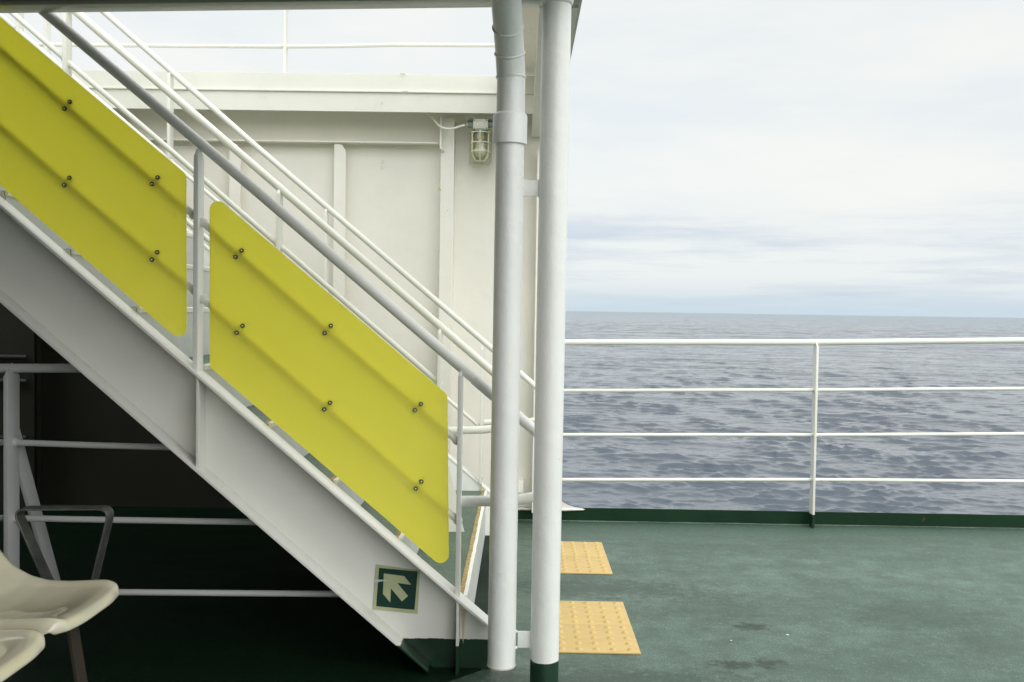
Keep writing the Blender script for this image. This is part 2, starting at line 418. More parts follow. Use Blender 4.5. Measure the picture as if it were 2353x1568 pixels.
# --- near rail
YN = 3.172
near = thing('stair_railing', 'nearest stair railing, the grey thick one above the yellow panels', 'railing', (at(1055, 1390, YN).x, YN, ztop(at(1055, 1390, YN).x)), 'handrails of the staircase')
def hand(ptspx, Y, r, mat, parent, rad=.05):
    bm = BM(); P = smoothpath([at(a, b_, Y) for a, b_ in ptspx], rad); tube(bm, P, r, 24)
    return build('handrail', bm, mat, parent, 60), P
L0 = (110 - 600, 33.4 - 600 * .848)
h_near, _ = hand([L0, (110, 33.4), (588, 437.5), (1128, 903), (1256, 1013), (1274, 1082), (1256, 1135), (1190, 1151), (1060, 1152)], YN, .0172, m_rail, near, .06)
def midrail(pp, Y, r, mat, parent, weld=()):
    bm = BM(); tube(bm, [at(a, b_, Y) for a, b_ in pp], r, 16)
    for w_ in weld: bracket_end(bm, at(*w_, Y), r)
    return build('mid_rail', bm, mat, parent, 60)
px0, px1 = at(443.4, 600, 3.142).x, at(454.9, 600, 3.142).x
stanchion(near, px0, px1, 3.142, 3.201, ztop(px1) - .004, at(455, 347, YN).z + .004, m_rail)
qx0, qx1 = at(1049.5, 1100, 3.142).x, at(1059.5, 1100, 3.142).x
stanchion(near, qx0, qx1, 3.142, 3.201, ztop(qx1) - .004, at(1055, 851, YN).z + .004, m_rail)
tx = px0 - .85
stanchion(near, tx, tx + .016, 3.142, 3.201, ztop(tx) - .004, ztop(tx) + .71, m_rail)
for seg in (((-480, -307), (155, 243), (445, 494)), ((466, 511), (753, 757), (1050, 1012))):
    midrail(seg, YN, .0118, m_rail, near, (seg[-1], seg[0]))
for seg in (((-480, -130), (153, 418), (447, 668)), ((468, 688), (752, 934), (1052, 1196))):
    midrail(seg, YN, .0118, m_rail, near, (seg[-1], seg[0]))

bm = BM(); tube(bm, [at(1089, 870, YN), at(1091, 871.6, YN), at(1170, 939, YN)], [.0168, .0186, .0186], 24)
build('rail_sleeve', bm, m_rail, near, 50)
# --- middle rail
YM = 4.15
mid = thing('stair_railing', 'middle stair railing, thick cream rail standing on the treads', 'railing', (at(1013, 1243, YM).x, YM, Z1), 'handrails of the staircase')
hand([(181.7 - 500, 33.4 - 500 * .866), (181.7, 33.4), (588, 384.7), (1128, 851), (1170, 888), (1180, 935), (1165, 978), (1120, 988), (1014, 990)], YM, .0165, m_frail, mid, .05)
def treadz(x):
    i = math.floor((X1 - x) / run); return Z1 + rise * max(i, 0)
for (pxa, py_top) in ((141.7, 5), (633.8, 437), (1009, 757)):
    x0 = at(pxa, 500, YM - .03).x
    stanchion(mid, x0, x0 + .016, YM - .03, YM + .03, treadz(x0 + .008), at(pxa + 8, py_top, YM).z + .004, m_frail)
midrail([(-200, -168), (31.7, 33.4), (148, 135)], YM, .0112, m_frail, mid, [(148, 135)])
midrail([(160, 146.7), (400, 353), (636, 560)], YM, .0112, m_frail, mid, [(161, 147.7), (636, 560)])
midrail([(646, 567), (1009, 881)], YM, .0112, m_frail, mid, [(1009, 881)])
midrail([(-200, -39), (148, 264)], YM, .0112, m_frail, mid)
midrail([(160, 275.7), (475, 548), (636, 689)], YM, .0112, m_frail, mid)
midrail([(646, 696), (1009, 1010)], YM, .0112, m_frail, mid)
bm = BM()
prism(bm, [at(a, b_, YM - .004) for a, b_ in ((1010, 1040), (1022, 1040), (1030, 1066), (1046, 1128), (1058, 1186), (1064, 1212), (1072, 1243), (1008, 1243))], (0, .010, 0), .001)
build('foot_bracket', bm, m_frail, mid)

# --- far rail
far = thing('stair_railing', 'farthest stair railing, thin cream rail along the white wall', 'railing', (at(1113, 1131, YFAR).x, YFAR, fo.z), 'handrails of the staircase')
hand([(245 - 420, 33.3 - 420 * .88), (245, 33.3), (588, 336), (1128, 799.5), (1229.5, 887.6), (1268, 922), (1276, 945), (1255, 958), (1222, 968), (1112, 971)], YFAR, .0150, m_frail, far, .04)
for (pxa, py_top) in ((34, -155), (381.5, 168), (743.8, 480), (1109, 795)):
    x0 = at(pxa, 500, YFAR - .03).x
    stanchion(far, x0, x0 + .015, YFAR - .025, YFAR + .035, ztop(x0) + dz, at(pxa + 7, py_top, YFAR).z + .004, m_frail)
sl = (799.5 - 336) / 540
def fy(x): return 336 + (x - 588) * sl
for off in (102, 203):
    for xa, xb_ in ((-250, 36), (44, 384), (394, 746), (754, 1110)):
        midrail([(xa, fy(xa) + off), (xb_, fy(xb_) + off)], YFAR, .0105, m_frail, far, [(xa, fy(xa) + off)])

# ------------------------------------------------------------------ yellow panels
YP = YN - .0118 - .0010
def rounded(pts, rad, n=8):
    out = []; m = len(pts)
    for i in range(m):
        a, b_, c = pts[i - 1], pts[i], pts[(i + 1) % m]
        ang = (a - b_).angle(c - b_); d = rad / math.tan(ang / 2)
        p_, q_ = b_ + (a - b_).normalized() * d, b_ + (c - b_).normalized() * d
        bis = ((a - b_).normalized() + (c - b_).normalized()).normalized(); cen = b_ + bis * (rad / math.sin(ang / 2))
        va, vb = p_ - cen, q_ - cen
        tot = va.angle(vb)
        for k_ in range(n + 1):
            t = k_ / n; out.append(cen + (va * math.sin((1 - t) * tot) + vb * math.sin(t * tot)) / math.sin(tot))
    return out
def panel(cornpx, bolts, label):
    pts = [at(a, b_, YP) for a, b_ in cornpx]
    c = sum(pts, Vector()) / 4
    t = thing('safety_panel', label, 'panel', c, 'yellow panels bolted to the stair rail')
    bm = BM(); prism(bm, rounded(pts, .027), (0, -.004, 0), .0008)
    build('sheet', bm, m_yellow, t, 30)
    for (a, b_) in bolts:
        q = at(a, b_, YP - .007)
        bm = BM(); tube(bm, [q + Vector((0, .014, 0)), q, q + Vector((0, -.003, 0))], [.0070, .0070, .0058], 16)
        bl = build('bolt', bm, m_bolt, t, 50)
        bm = BM(); blob(bm, q + Vector((0, -.004, 0)), .0040, 1, 1.1, 1, 12); build('cap_nut', bm, m_boltc, bl, 60)
panel([(-420, -316), (428.5, 401), (430, 797), (-420, 61)],
      [(160, 234), (148, 250), (362, 408), (349, 423), (159, 409), (147, 426), (361, 580), (349, 597), (-90, 22), (-102, 38), (-90, 197), (-102, 213)],
      'yellow translucent panel higher up the stair, cut off by the left picture edge')
panel([(482, 440), (1028.5, 907), (1032, 1317), (483, 843)],
      [(555, 576), (541, 591), (760, 749), (746, 766), (967, 929), (953, 943), (557, 749), (544, 765), (758, 926), (745, 941), (968, 1107), (955, 1123)],
      'yellow translucent panel on the lower stair flight beside the white pipes')

# ------------------------------------------------------------------ sign
def S_(u, v): return ((1440 + u / 5.2267) / 1.7407, (2200 + v / 5.2267) / 1.7407)
YS = YB - .0012
c = at(*S_(740, 830), YS)
sign = thing('direction_sign', 'square green sign with pale arrow pointing up left, stuck on the white stringer', 'sign', c)
def flat(ptsuv, Y, th, mat, name, parent):
    bm = BM(); prism(bm, [at(*S_(*q_), Y) for q_ in ptsuv], (0, -th, 0)); return build(name, bm, mat, parent)
flat([(335, 305), (1255, 430), (1205, 1335), (265, 1240)], YS, .0016, m_slum, 'backing', sign)
flat([(400, 377), (1207, 452), (1140, 1255), (337, 1177)], YS - .0017, .0005, m_sgreen, 'green_field', sign)
flat([(498, 493), (922, 548), (1070, 730), (780, 692), (1005, 965), (875, 1077), (648, 805), (632, 1098), (480, 920)], YS - .0023, .0005, m_slum, 'arrow', sign)
flat([(312, 612), (430, 622), (620, 637), (430, 662), (310, 692)], YS - .0029, .0004, m_tape, 'torn_tape', sign)

# ------------------------------------------------------------------ pipe and column
YC = 3.0
pb = at(1152, 1530, YC); pt = at(1174.5, 178, YC)
pipe = thing('drain_pipe', 'white round drain pipe with welded elbow, hanging short of the deck', 'pipe', (pb.x, YC, pb.z))
RP = .0425
bm = BM(); tube(bm, [pb, pt], RP, 48, cap=False)
tube(bm, [pb + Vector((0, 0, .0005)), pt], RP - .004, 48, cap=False)
torus(bm, pb + Vector((0, 0, .001)), (0, 0, 1), RP - .002, .0022)
build('straight_pipe', bm, m_pipe, pipe, 50)
bm = BM(); torus(bm, pb + Vector((0, 0, .003)), (0, 0, 1), RP + .0002, .0016); build('rusty_rim', bm, m_rustdrip, pipe, 60)
e1, e2, e3 = at(1171.5, 122, YC - .025), at(1167.5, 62, YC - .085), at(1159, -60, YC - .25)
bm = BM(); tube(bm, [pt, e1, e2, e3, e3 + Vector((0, -.2, .3))], RP + .0006, 48, cap=False)
build('elbow', bm, m_pipe, pipe, 22)
bm = BM()
torus(bm, pt, (0, 0, 1), RP - .0005, .0042)
torus(bm, e1, ((e2 - e1).normalized() + (e1 - pt).normalized()), RP + .0012, .0034)
torus(bm, e2, ((e3 - e2).normalized() + (e2 - e1).normalized()), RP + .0012, .0034)
build('weld_bead', bm, m_pipe, pipe, 60)
s0, s1 = at(1172.5, 265, YC), at(1171, 333, YC)
bm = BM(); d_ = (s0 - s1).normalized()
tube(bm, [s1 - d_ * .000, s1 + d_ * .001, s0 - d_ * .004, s0 + d_ * .001, s0 + d_ * .006], [.0485, .0515, .0515, .0490, .0425], 48)
build('sleeve', bm, m_pipe, pipe, 40)
cb0 = at(1251.3, 1500, YC); ct = at(1276, 200, YC)
cdir = (ct - cb0).normalized()
cb = cb0 - cdir * ((cb0.z) / cdir.z); ctop = cb + cdir * (2.115 / cdir.z)
column = thing('column', 'round white steel column with dark green painted foot under the deck beam', 'column', cb)
bm = BM(); RC = .0435
tube(bm, [cb + Vector((0, 0, .001)), ctop], RC, 56); build('shaft', bm, m_column, column, 60)
bm = BM(); tq = at(1280, 8, YC)
tube(bm, [tq - cdir * .006, tq, tq + cdir * .02, tq + cdir * .06], [RC + .0008, RC + .0045, RC + .008, RC + .010], 48)
build('head_collar', bm, m_column, column, 60)
for ya, yb_ in ((414, 452), (1451, 1489)):
    a = at(1190, ya, YC); b_ = at(1250, yb_, YC)
    bm = BM(); box(bm, a.x, b_.x, YC - .004, YC + .006, b_.z, a.z, .0015)
    xl, xr = at(1199 if ya < 900 else 1184, yb_, YC).x, at(1241 if ya < 900 else 1222, yb_, YC).x
    for zz in (a.z, b_.z):
        for xx in (xl, xr): blob(bm, (xx, YC - .002, zz), .006, 1.2, 1, .9)
    build('pipe_bracket', bm, m_column, column, 50)

# ------------------------------------------------------------------ overhead steel
GX0, GX1 = .042, .170
zb0 = at(0, 31.5, 3.155); zb1 = at(1130, 18, 3.155)
sb = (zb1.z - zb0.z) / (zb1.x - zb0.x)
def zbeam(x): return zb1.z + sb * (x - zb1.x)
ob = thing('deck_beam', 'pale steel beam under the upper deck, across the top of the picture', 'beam', (0, 3.15, 2.1))
bm = BM(); xl = -5.2
def bx_slope(x0, x1, z0o, z1o, y0, y1, bev=.003):
    hexa(bm, [(x0, y0, zbeam(x0) + z0o), (x1, y0, zbeam(x1) + z0o), (x1, y1, zbeam(x1) + z0o), (x0, y1, zbeam(x0) + z0o)],
         [(x0, y0, zbeam(x0) + z1o), (x1, y0, zbeam(x1) + z1o), (x1, y1, zbeam(x1) + z1o), (x0, y1, zbeam(x0) + z1o)], bev)
bx_slope(xl, GX1, 0, .012, 3.072, 3.155); build('flange', bm, m_beam, ob, 40)
bm = BM(); bx_slope(xl, GX1 - .002, .013, .34, 3.140, 3.150); build('web', bm, m_beam, ob, 40)
gd = thing('deck_girder', 'pale girder running outboard from the column head to the white wall', 'girder', (.1, 4, 2.1))
zg = at(1225, 18, 3.155).z
bm = BM(); box(bm, GX0, GX1, 3.157, 5.49, zg, zg + .012, .003)
box(bm, GX0, GX1, -3.9, 3.070, zg, zg + .012, .003); build('flange', bm, m_cream, gd, 40)
bm = BM(); box(bm, .10, .11, 3.157, 5.49, zg + .013, zg + .33); build('web', bm, m_cream, gd)
bm = BM(); box(bm, GX1 - .006, GX1 + .002, -3.9, 5.49, zg - .001, zg + .36, .001); build('edge_plate', bm, m_beam, gd)
bm = BM(); box(bm, -.065, .098, 3.157, 5.49, 2.42, 2.44); build('deck_strip', bm, m_cream, gd)
bm = BM()  # ceiling above the sheltered side
box(bm, xl, GX1 - .008, -4.0, 3.138, 2.405, 2.44)
tag(build('ceiling', bm, m_ceil), kind='structure')
for i, yy in enumerate((2.35, 1.5, .65, -.2, -1.1, -2.0)):
    t = thing('ceiling_beam', ('steel deck beam hidden above the picture, number %s from the stairs' % ['one', 'two', 'three', 'four', 'five', 'six'][i]), 'beam', (-2, yy, 2.2), 'beams under the ceiling')
    bm = BM(); box(bm, xl, .0, yy - .04, yy + .04, 2.20, 2.212); build('flange', bm, m_ceil, t)
    bm = BM(); box(bm, xl, .0, yy - .004, yy + .004, 2.213, 2.404); build('web', bm, m_ceil, t)

# ------------------------------------------------------------------ white wall
YW = 5.50
WX1 = .235
wall = thing('bulkhead_wall', 'white painted steel bulkhead behind the staircase', 'wall', (-1, YW, 0))
zc = at(1600, 1172, YW).z
bm = BM()
lowz = lambda x: ztop(x) + dz - .20
prism(bm, [Vector((-.30, YW, zc + .001)), Vector((WX1, YW, zc + .001)), Vector((WX1, YW, 2.30)), Vector((-4.4, YW, 2.30)), Vector((-4.4, YW, 2.2)),
           Vector((-2.5, YW, min(2.2, lowz(-2.5)))), Vector((-.30, YW, lowz(-.30)))], (0, .010, 0))
plate = build('plating', bm, m_cream, wall)
# horizontal stringer (angle bar) with seam below
a = at(455, 320, YW - .07); b_ = at(1008, 322, YW - .07)
bm = BM(); box(bm, -3.2, b_.x, YW - .075, YW - .001, a.z - .008, a.z + .001, .0015); 
bx = BM(); bx.free()
build('horizontal_stiffener', bm, m_cream, wall, 40)
bm = BM(); zs = at(700, 338, YW).z
pp = [Vector((-3.2 + i * .06, YW - .001 + random.uniform(-.0008, .0004), zs + random.uniform(-.0012, .0012))) for i in range(int((b_.x + 3.2) / .06))]
tube(bm, pp, .0022, 6); build('weld_seam', bm, m_cream, wall, 60)
for xa, xb_, yt, yb_ in ((768, 795, 331, 800), (527, 553, 331, 700)):
    x0 = at(xa, yt, YW - .06).x; x1 = at(xb_, yt, YW - .06).x; z1 = at(xa, yt, YW - .06).z; zc1 = at(xa, yt + 16, YW - .06).z
    bm = BM()
    prism(bm, [Vector((x0, YW - .06, .5)), Vector((x1, YW - .06, .5)), Vector((x1, YW - .06, zc1)), Vector((x0 + (x1 - x0) * .62, YW - .06, z1)), Vector((x0, YW - .06, z1))], (0, .007, 0), .0012)
    box(bm, x0 + .001, x0 + .008, YW - .054, YW - .001, .5, z1 - .003)
    build('vertical_stiffener', bm, m_cream, wall)
x0, x1 = at(1011, 500, YW - .09).x, at(1041.5, 500, YW - .09).x
bm = BM(); box(bm, x0, x1, YW - .09, YW - .001, .25, 2.20, .002); pil = build('pillar', bm, m_cream, wall)
bm = BM(); box(bm, x0 - .004, x0 + .007, YW - .125, YW - .089, at(1015, 345, YW - .1).z, 2.2, .002)
blob(bm, at(1017, 345, YW - .1), .010, 1, 1, 1.2); build('cable_bracket', bm, m_cream, pil)
bm = BM()
for j in range(26):
    z = .9 + j * .045 + random.uniform(-.012, .012)
    blob(bm, (x0 - .012 + random.uniform(-.003, .003), YW - .001, z), random.uniform(.002, .005), 1, .5, 1.4, 8)
build('weld_spatter', bm, m_cream, wall, 60)
bm = BM(); q = at(1011, 436, YW - .092)
prism(bm, [q + Vector((x, 0, z)) for x, z in ((-.010, .004), (-.003, .020), (.0, .006), (.008, -.006), (-.008, -.008))], (0, .001, 0))
build('chipped_paint', bm, m_rustdrip, wall)
# edge stiffener by the column
x0, x1 = at(1229.5, 700, YW - .10).x, at(1241, 700, YW - .10).x
zt1 = at(1235, 345, YW - .1).z
bm = BM(); prism(bm, [Vector((x0, YW - .10, zc - .012)), Vector((x0 + .06, YW - .10, zc - .012)), Vector((x0 + .06, YW - .10, zt1 + .05)), Vector((x0 + .03, YW - .10, zt1 + .05)), Vector((x0, YW - .10, zt1 - .01))], (0, .009, 0), .001)
build('edge_stiffener', bm, m_cream, wall)
bm = BM(); box(bm, x0 + .026, x0 + .034, YW - .09, YW - .001, zc - .01, zt1); build('edge_stiffener_web', bm, m_cream, wall)
# curved bracket under the overhang
bm = BM(); q = at(1213, 255, 5.4); pts = [q + Vector((-.03, 0, .12)), q + Vector((.035, 0, .12))]
for k_ in range(9):
    t = k_ / 8 * math.pi / 2; pts.append(q + Vector((.035 - .065 * math.sin(t), 0, .06 - .065 * (1 - math.cos(t)) + .0)))
prism(bm, pts, (0, .01, 0)); build('knee_plate', bm, m_cream, wall)
# foot ledge + flared gusset on the toe board
def Z8(u, v): return ((2000 + u / 5.2275) / 1.7407, (1850 + v / 5.2275) / 1.7407)
bm = BM()
g = [(900, 560), (1100, 690), (1290, 815), (1345, 850), (1400, 880), (1465, 908), (1530, 930), (1590, 942), (1650, 950), (1700, 958), (1740, 968), (1785, 990), (900, 990)]
prism(bm, [at(*Z8(*q_), YW - .003) for q_ in g], (0, .012, 0)); gus = build('flared_gusset', bm, m_frail, wall)
bm = BM(); tube(bm, [at(*Z8(*q_), YW + .004) + Vector((0, 0, .002)) for q_ in g[2:11]], .0036, 8); build('blue_edge', bm, m_blue, gus)
bm = BM(); a = at(*Z8(-1200, 960), YW - .012); b_ = at(*Z8(1750, 985), YW - .012)
pts = [Vector((a.x + (b_.x - a.x) * i / 30, YW - .008, (a.z + b_.z) / 2 + random.uniform(-.0015, .0015))) for i in range(31)]
tube(bm, pts, [.008] * 27 + [.0075, .006, .0045, .003], 8); build('foot_bead', bm, m_lip, wall, 60)
# socket box low on the wall
bm = BM(); a = at(*Z8(330, 375), YW - .05); b_ = at(*Z8(490, 680), YW - .05)
sk = thing('junction_box', 'small cream junction box low on the wall between pipe and column', 'box', ((a.x + b_.x) / 2, YW - .05, b_.z))
box(bm, a.x, b_.x, YW - .05, YW - .002, b_.z, a.z, .004); build('casing', bm, m_cream, sk, 40)
bm = BM(); a = at(*Z8(330, 480), YW - .06); b_ = at(*Z8(425, 615), YW - .06)
prism(bm, [Vector((a.x, YW - .09, a.z)), Vector((b_.x - .006, YW - .09, a.z)), Vector((b_.x, YW - .09, b_.z)), Vector((a.x, YW - .09, b_.z))], (0, .038, 0), .002)
build('hasp', bm, m_cream, sk)

# ------------------------------------------------------------------ upper deck edge and its rail
YU = 5.29
zt_, zl_, zu_ = at(700, 168, YU).z, at(700, 209, YU).z, at(700, 255, YU).z
up = thing('upper_deck_edge', 'cream upper deck edge with a thin ledge, above the white wall', 'deck edge', (-1, YU, zu_))
bm = BM(); box(bm, -4.4, .098, YU, YU + .008, zu_, zl_ - .004, .0012); build('lower_fascia', bm, m_fascia, up)
bm = BM(); box(bm, -4.4, .098, YU - .001, YU + .007, zl_ + .004, zt_, .0012); build('upper_fascia', bm, m_fascia, up)
bm = BM(); box(bm, -4.4, .098, YU - .012, YU + .05, zl_ - .0045, zl_ + .0045, .003); build('ledge', bm, m_fascia, up, 40)
bm = BM(); box(bm, -4.4, .098, YU + .009, 5.60, zl_ - .02, zl_ - .006); build('deck_plate', bm, m_cream, up)
for u in ((931, 210, 10), (925, 170, 8)):
    q = at(u[0], u[1], YU - .0125); bm = BM(); box(bm, q.x - .012, q.x + .014, q.y - .0006, q.y + .002, q.z - .002, q.z + .002)
    build('rust_patch', bm, m_rustdrip, up)
YR = 5.47
ur = thing('upper_railing', 'thin cream railing on the upper deck against the sky', 'railing', (-1.3, YR, zt_))
bm = BM(); pts = [at(a, b_, YR) for a, b_ in ((-420, 101), (190, 104), (400, 106), (650, 107.5), (780, 106.5), (900, 103.5), (1140, 104.5), (1215, 105))]
tube(bm, pts, .0105, 14); build('mid_rail', bm, m_frail, ur, 60)
bm = BM(); pts = [at(a, b_, YR) for a, b_ in ((-420, -60), (1215, -50))]; tube(bm, pts, .019, 14); build('handrail', bm, m_frail, ur, 60)
for xa in (650.5, 100, -400):
    q = at(xa, 100, YR - .03); bm = BM(); box(bm, q.x, q.x + .014, YR - .03, YR + .03, zl_ - .005, at(650, -45, YR).z, .002); build('post', bm, m_frail, ur)

# ------------------------------------------------------------------ cage lamp
def ZL(u, v): return ((1650 + u / 2.613) / 1.7407, (380 + v / 2.613) / 1.7407)
YL = 5.37; pxm = YL / F / 4.548          # metres per zoom pixel
def L(u, v, y=YL): return at(*ZL(u, v), y)
lc = L(712, 305)
lamp = thing('bulkhead_lamp', 'caged glass lamp hanging from the deck edge beside the pipe', 'lamp', lc)
bm = BM(); a, b_ = L(640, 250), L(785, 362); box(bm, a.x, b_.x, YL - .03, YL + .03, b_.z, a.z, .006)
ca = L(575, 312); cb_ = L(850, 312); tube(bm, [Vector((ca.x + .002, YL, ca.z)), Vector((cb_.x, YL, cb_.z))], 33 * pxm, 20)
a, b_ = L(578, 256), L(632, 276); box(bm, a.x, b_.x, YL - .02, YL + .02, b_.z, a.z, .003)
a, b_ = L(790, 256), L(845, 276); box(bm, a.x, b_.x, YL - .02, YL + .02, b_.z, a.z, .003)
body = build('housing', bm, m_green_cast, lamp, 40)
bm = BM(); a, b_ = L(630, 243, YL - .036), L(792, 366, YL - .036); box(bm, a.x, b_.x, YL - .036, YL - .031, b_.z, a.z, .0015); build('gasket', bm, m_black, lamp)
bm = BM(); a, b_ = L(633, 246, YL - .041), L(789, 362, YL - .041); box(bm, a.x, b_.x, YL - .041, YL - .037, b_.z, a.z, .0015); cover = build('cover_plate', bm, m_plate, lamp)
bm = BM(); a, b_ = L(672, 284, YL - .0425), L(754, 324, YL - .0425); box(bm, a.x, b_.x, YL - .0425, YL - .0415, b_.z, a.z); build('rating_label', bm, m_plabel, cover)
for u, v in ((648, 263), (773, 263), (648, 350), (772, 348)):
    q = L(u, v, YL - .043); bm = BM(); tube(bm, [q + Vector((0, .003, 0)), q - Vector((0, .002, 0))], 7 * pxm, 10); build('screw', bm, m_bolt, cover)
bm = BM()
a, b_ = L(565, 243), L(850, 256); box(bm, a.x, b_.x, YL - .02, YL + .02, b_.z, a.z, .002)
for u in (596, 824):
    q = L(u, 232); tube(bm, [q + Vector((0, 0, 8 * pxm)), q - Vector((0, 0, 14 * pxm))], 13 * pxm, 6)
a, b_ = L(640, 236), L(752, 246); box(bm, a.x, b_.x, YL - .018, YL + .018, b_.z, a.z, .002)
a, b_ = L(669, 168), L(683, 240); box(bm, a.x, b_.x, YL - .012, YL + .012, b_.z, a.z, .002)
build('hanger', bm, m_cream, lamp, 40)
bm = BM(); ax = L(712, 372)
tube(bm, [Vector((ax.x, YL, L(712, 360).z)), Vector((ax.x, YL, L(712, 366).z)), Vector((ax.x, YL, L(712, 384).z))], [70 * pxm, 92 * pxm, 88 * pxm], 28)
build('collar', bm, m_green_cast, lamp, 40)
k = NT('lamp_glass'); 
g_ = k.n('ShaderNodeBsdfGlass', Color=(.93, .92, .80, 1), Roughness=.05, IOR=1.05); tr = k.n('ShaderNodeBsdfTransparent', Color=(.93, .92, .82, 1))
gl_ = k.n('ShaderNodeBsdfGlossy', Roughness=.05); mm = k.n('ShaderNodeMixShader'); mm.inputs[0].default_value = .12
k.t.links.new(tr.outputs[0], mm.inputs[1]); k.t.links.new(gl_.outputs[0], mm.inputs[2]); m_glass = k.done(mm)
k = NT('shield_plastic'); tr = k.n('ShaderNodeBsdfTransparent', Color=(.86, .87, .78, 1)); df_ = k.n('ShaderNodeBsdfDiffuse', Color=(.62, .64, .55, 1))
mm = k.n('ShaderNodeMixShader'); mm.inputs[0].default_value = .45
k.t.links.new(tr.outputs[0], mm.inputs[1]); k.t.links.new(df_.outputs[0], mm.inputs[2]); m_shield = k.done(mm)
bm = BM()
prof = [(385, 70), (420, 70), (600, 70), (640, 64), (670, 50), (692, 26), (700, 4)]
tube(bm, [Vector((ax.x, YL, L(712, v).z)) for v, r in prof], [r * pxm for v, r in prof], 28); build('glass_jar', bm, m_glass, lamp, 60)
bm = BM(); 
for v0, v1, r0, r1 in ((388, 462, 36, 33),): tube(bm, [Vector((ax.x, YL, L(712, v0).z)), Vector((ax.x, YL, L(712, v1).z))], [r0 * pxm, r1 * pxm], 20)
build('lamp_socket', bm, m_plabel, lamp, 40)
m_bulb = simple('bulb_white', (.80, .80, .72), .3)
bm = BM()
prof = [(462, 22), (492, 24), (500, 42), (560, 47), (568, 60), (590, 64), (620, 55), (645, 32), (655, 6)]
tube(bm, [Vector((ax.x, YL, L(712, v).z)) for v, r in prof], [r * pxm for v, r in prof], 24); bulb = build('bulb', bm, m_bulb, lamp, 50)
bm = BM()
for j in range(22):
    t = 2 * math.pi * j / 22; d = Vector((math.cos(t), math.sin(t), 0))
    tube(bm, [Vector((ax.x, YL, L(712, 502).z)) + d * 43 * pxm, Vector((ax.x, YL, L(712, 560).z)) + d * 48 * pxm], 2.5 * pxm, 5)
build('heat_fins', bm, m_boltc, bulb)
bm = BM()
m_cage = simple('cage_wire', (.72, .70, .52), .45)
for j in range(6):
    t = 2 * math.pi * (j + .5) / 6; d = Vector((math.cos(t), math.sin(t), 0))
    tube(bm, smoothpath([Vector((ax.x, YL, L(712, v).z)) + d * r * pxm for v, r in ((385, 96), (600, 96), (650, 84), (690, 52), (696, 36))], .03), 6.5 * pxm, 8)
for v, r in ((400, 98), (505, 99), (598, 98), (694, 38)): torus(bm, (ax.x, YL, L(712, v).z), (0, 0, 1), r * pxm, 6.5 * pxm, 30, 6)
build('cage', bm, m_cage, lamp, 60)
bm = BM(); a, b_ = L(597, 392, YL + .055), L(828, 738, YL + .055)
prism(bm, [Vector((a.x, YL + .055, a.z)), Vector((b_.x, YL + .055, a.z)), Vector((b_.x, YL + .055, b_.z + .02)), Vector((b_.x - .012, YL + .055, b_.z)), Vector((a.x + .0, YL + .055, b_.z + .004))], (0, .003, 0))
build('back_shield', bm, m_shield, lamp)
bm = BM(); cpts = [L(u, v, y) for u, v, y in ((100, 120, 5.40), (130, 170, 5.39), (170, 196, 5.38), (205, 232, 5.37), (240, 280, 5.36), (275, 322, 5.35), (330, 352, 5.34), (395, 358, 5.335), (455, 345, 5.33), (500, 328, 5.33), (548, 318, 5.33))]
tube(bm, smoothpath(cpts, .02), 12 * pxm, 12); build('cable', bm, m_frail, lamp, 60)
bm = BM(); tube(bm, [L(545, 318), L(556, 316)], 14 * pxm, 14); build('cable_seal', bm, m_black, lamp)
bm = BM(); tube(bm, [L(554, 316), L(570, 314), L(571, 314), L(592, 313)], [17 * pxm, 19 * pxm, 28 * pxm, 28 * pxm], 14); build('cable_gland', bm, m_plate, lamp, 40)

# ------------------------------------------------------------------ alcove under the stairs
YA = 5.72
al = thing('alcove_bulkhead', 'bulkhead under the staircase with its shade painted in', 'wall', (-2, YA, 0))
bm = BM(); box(bm, -5.2, -.05, YA, YA + .01, .001, 2.2); build('plating', bm, m_alcove_shade, al)
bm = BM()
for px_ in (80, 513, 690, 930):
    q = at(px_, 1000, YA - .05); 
    bm = BM(); box(bm, q.x, q.x + .012, YA - .05, YA - .001, .05, 2.0); build('stiffener', bm, m_alcove_shade, al)
bm = BM(); q = at(80, 1000, YA - .2); box(bm, -5.2, q.x, YA - .21, YA - .2, .001, 2.1); build('raised_panel', bm, m_alcove_shade, al)
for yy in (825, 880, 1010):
    bm = BM(); z = at(40, yy, YA - .22).z; tube(bm, [Vector((-5, YA - .24, z)), Vector((at(62, yy, YA - .24).x, YA - .24, z + .01))], .016, 10); build('wall_pipe', bm, m_alcove_shade, al, 60)
bm = BM(); box(bm, -.30, -.29, YW + .011, YA - .001, .001, 1.2); box(bm, -.058, -.05, YFAR + .08, YFAR + .085, .01, .02); build('end_plate', bm, m_alcove_shade, al)
bm = BM(); box(bm, -5.2, -5.1, -4, YA, .001, 2.4); tag(build('side_bulkhead', bm, m_shade), 'pale bulkhead closing the covered deck, outside the picture at left', 'wall')
bm = BM(); box(bm, -5.2, -.7, -4.1, -4.0, .001, 2.6)  # unseen wall, added and sized to block light from behind
tag(build('light_block_wall', bm, m_shade), 'unseen wall added behind the camera to block light', 'wall')

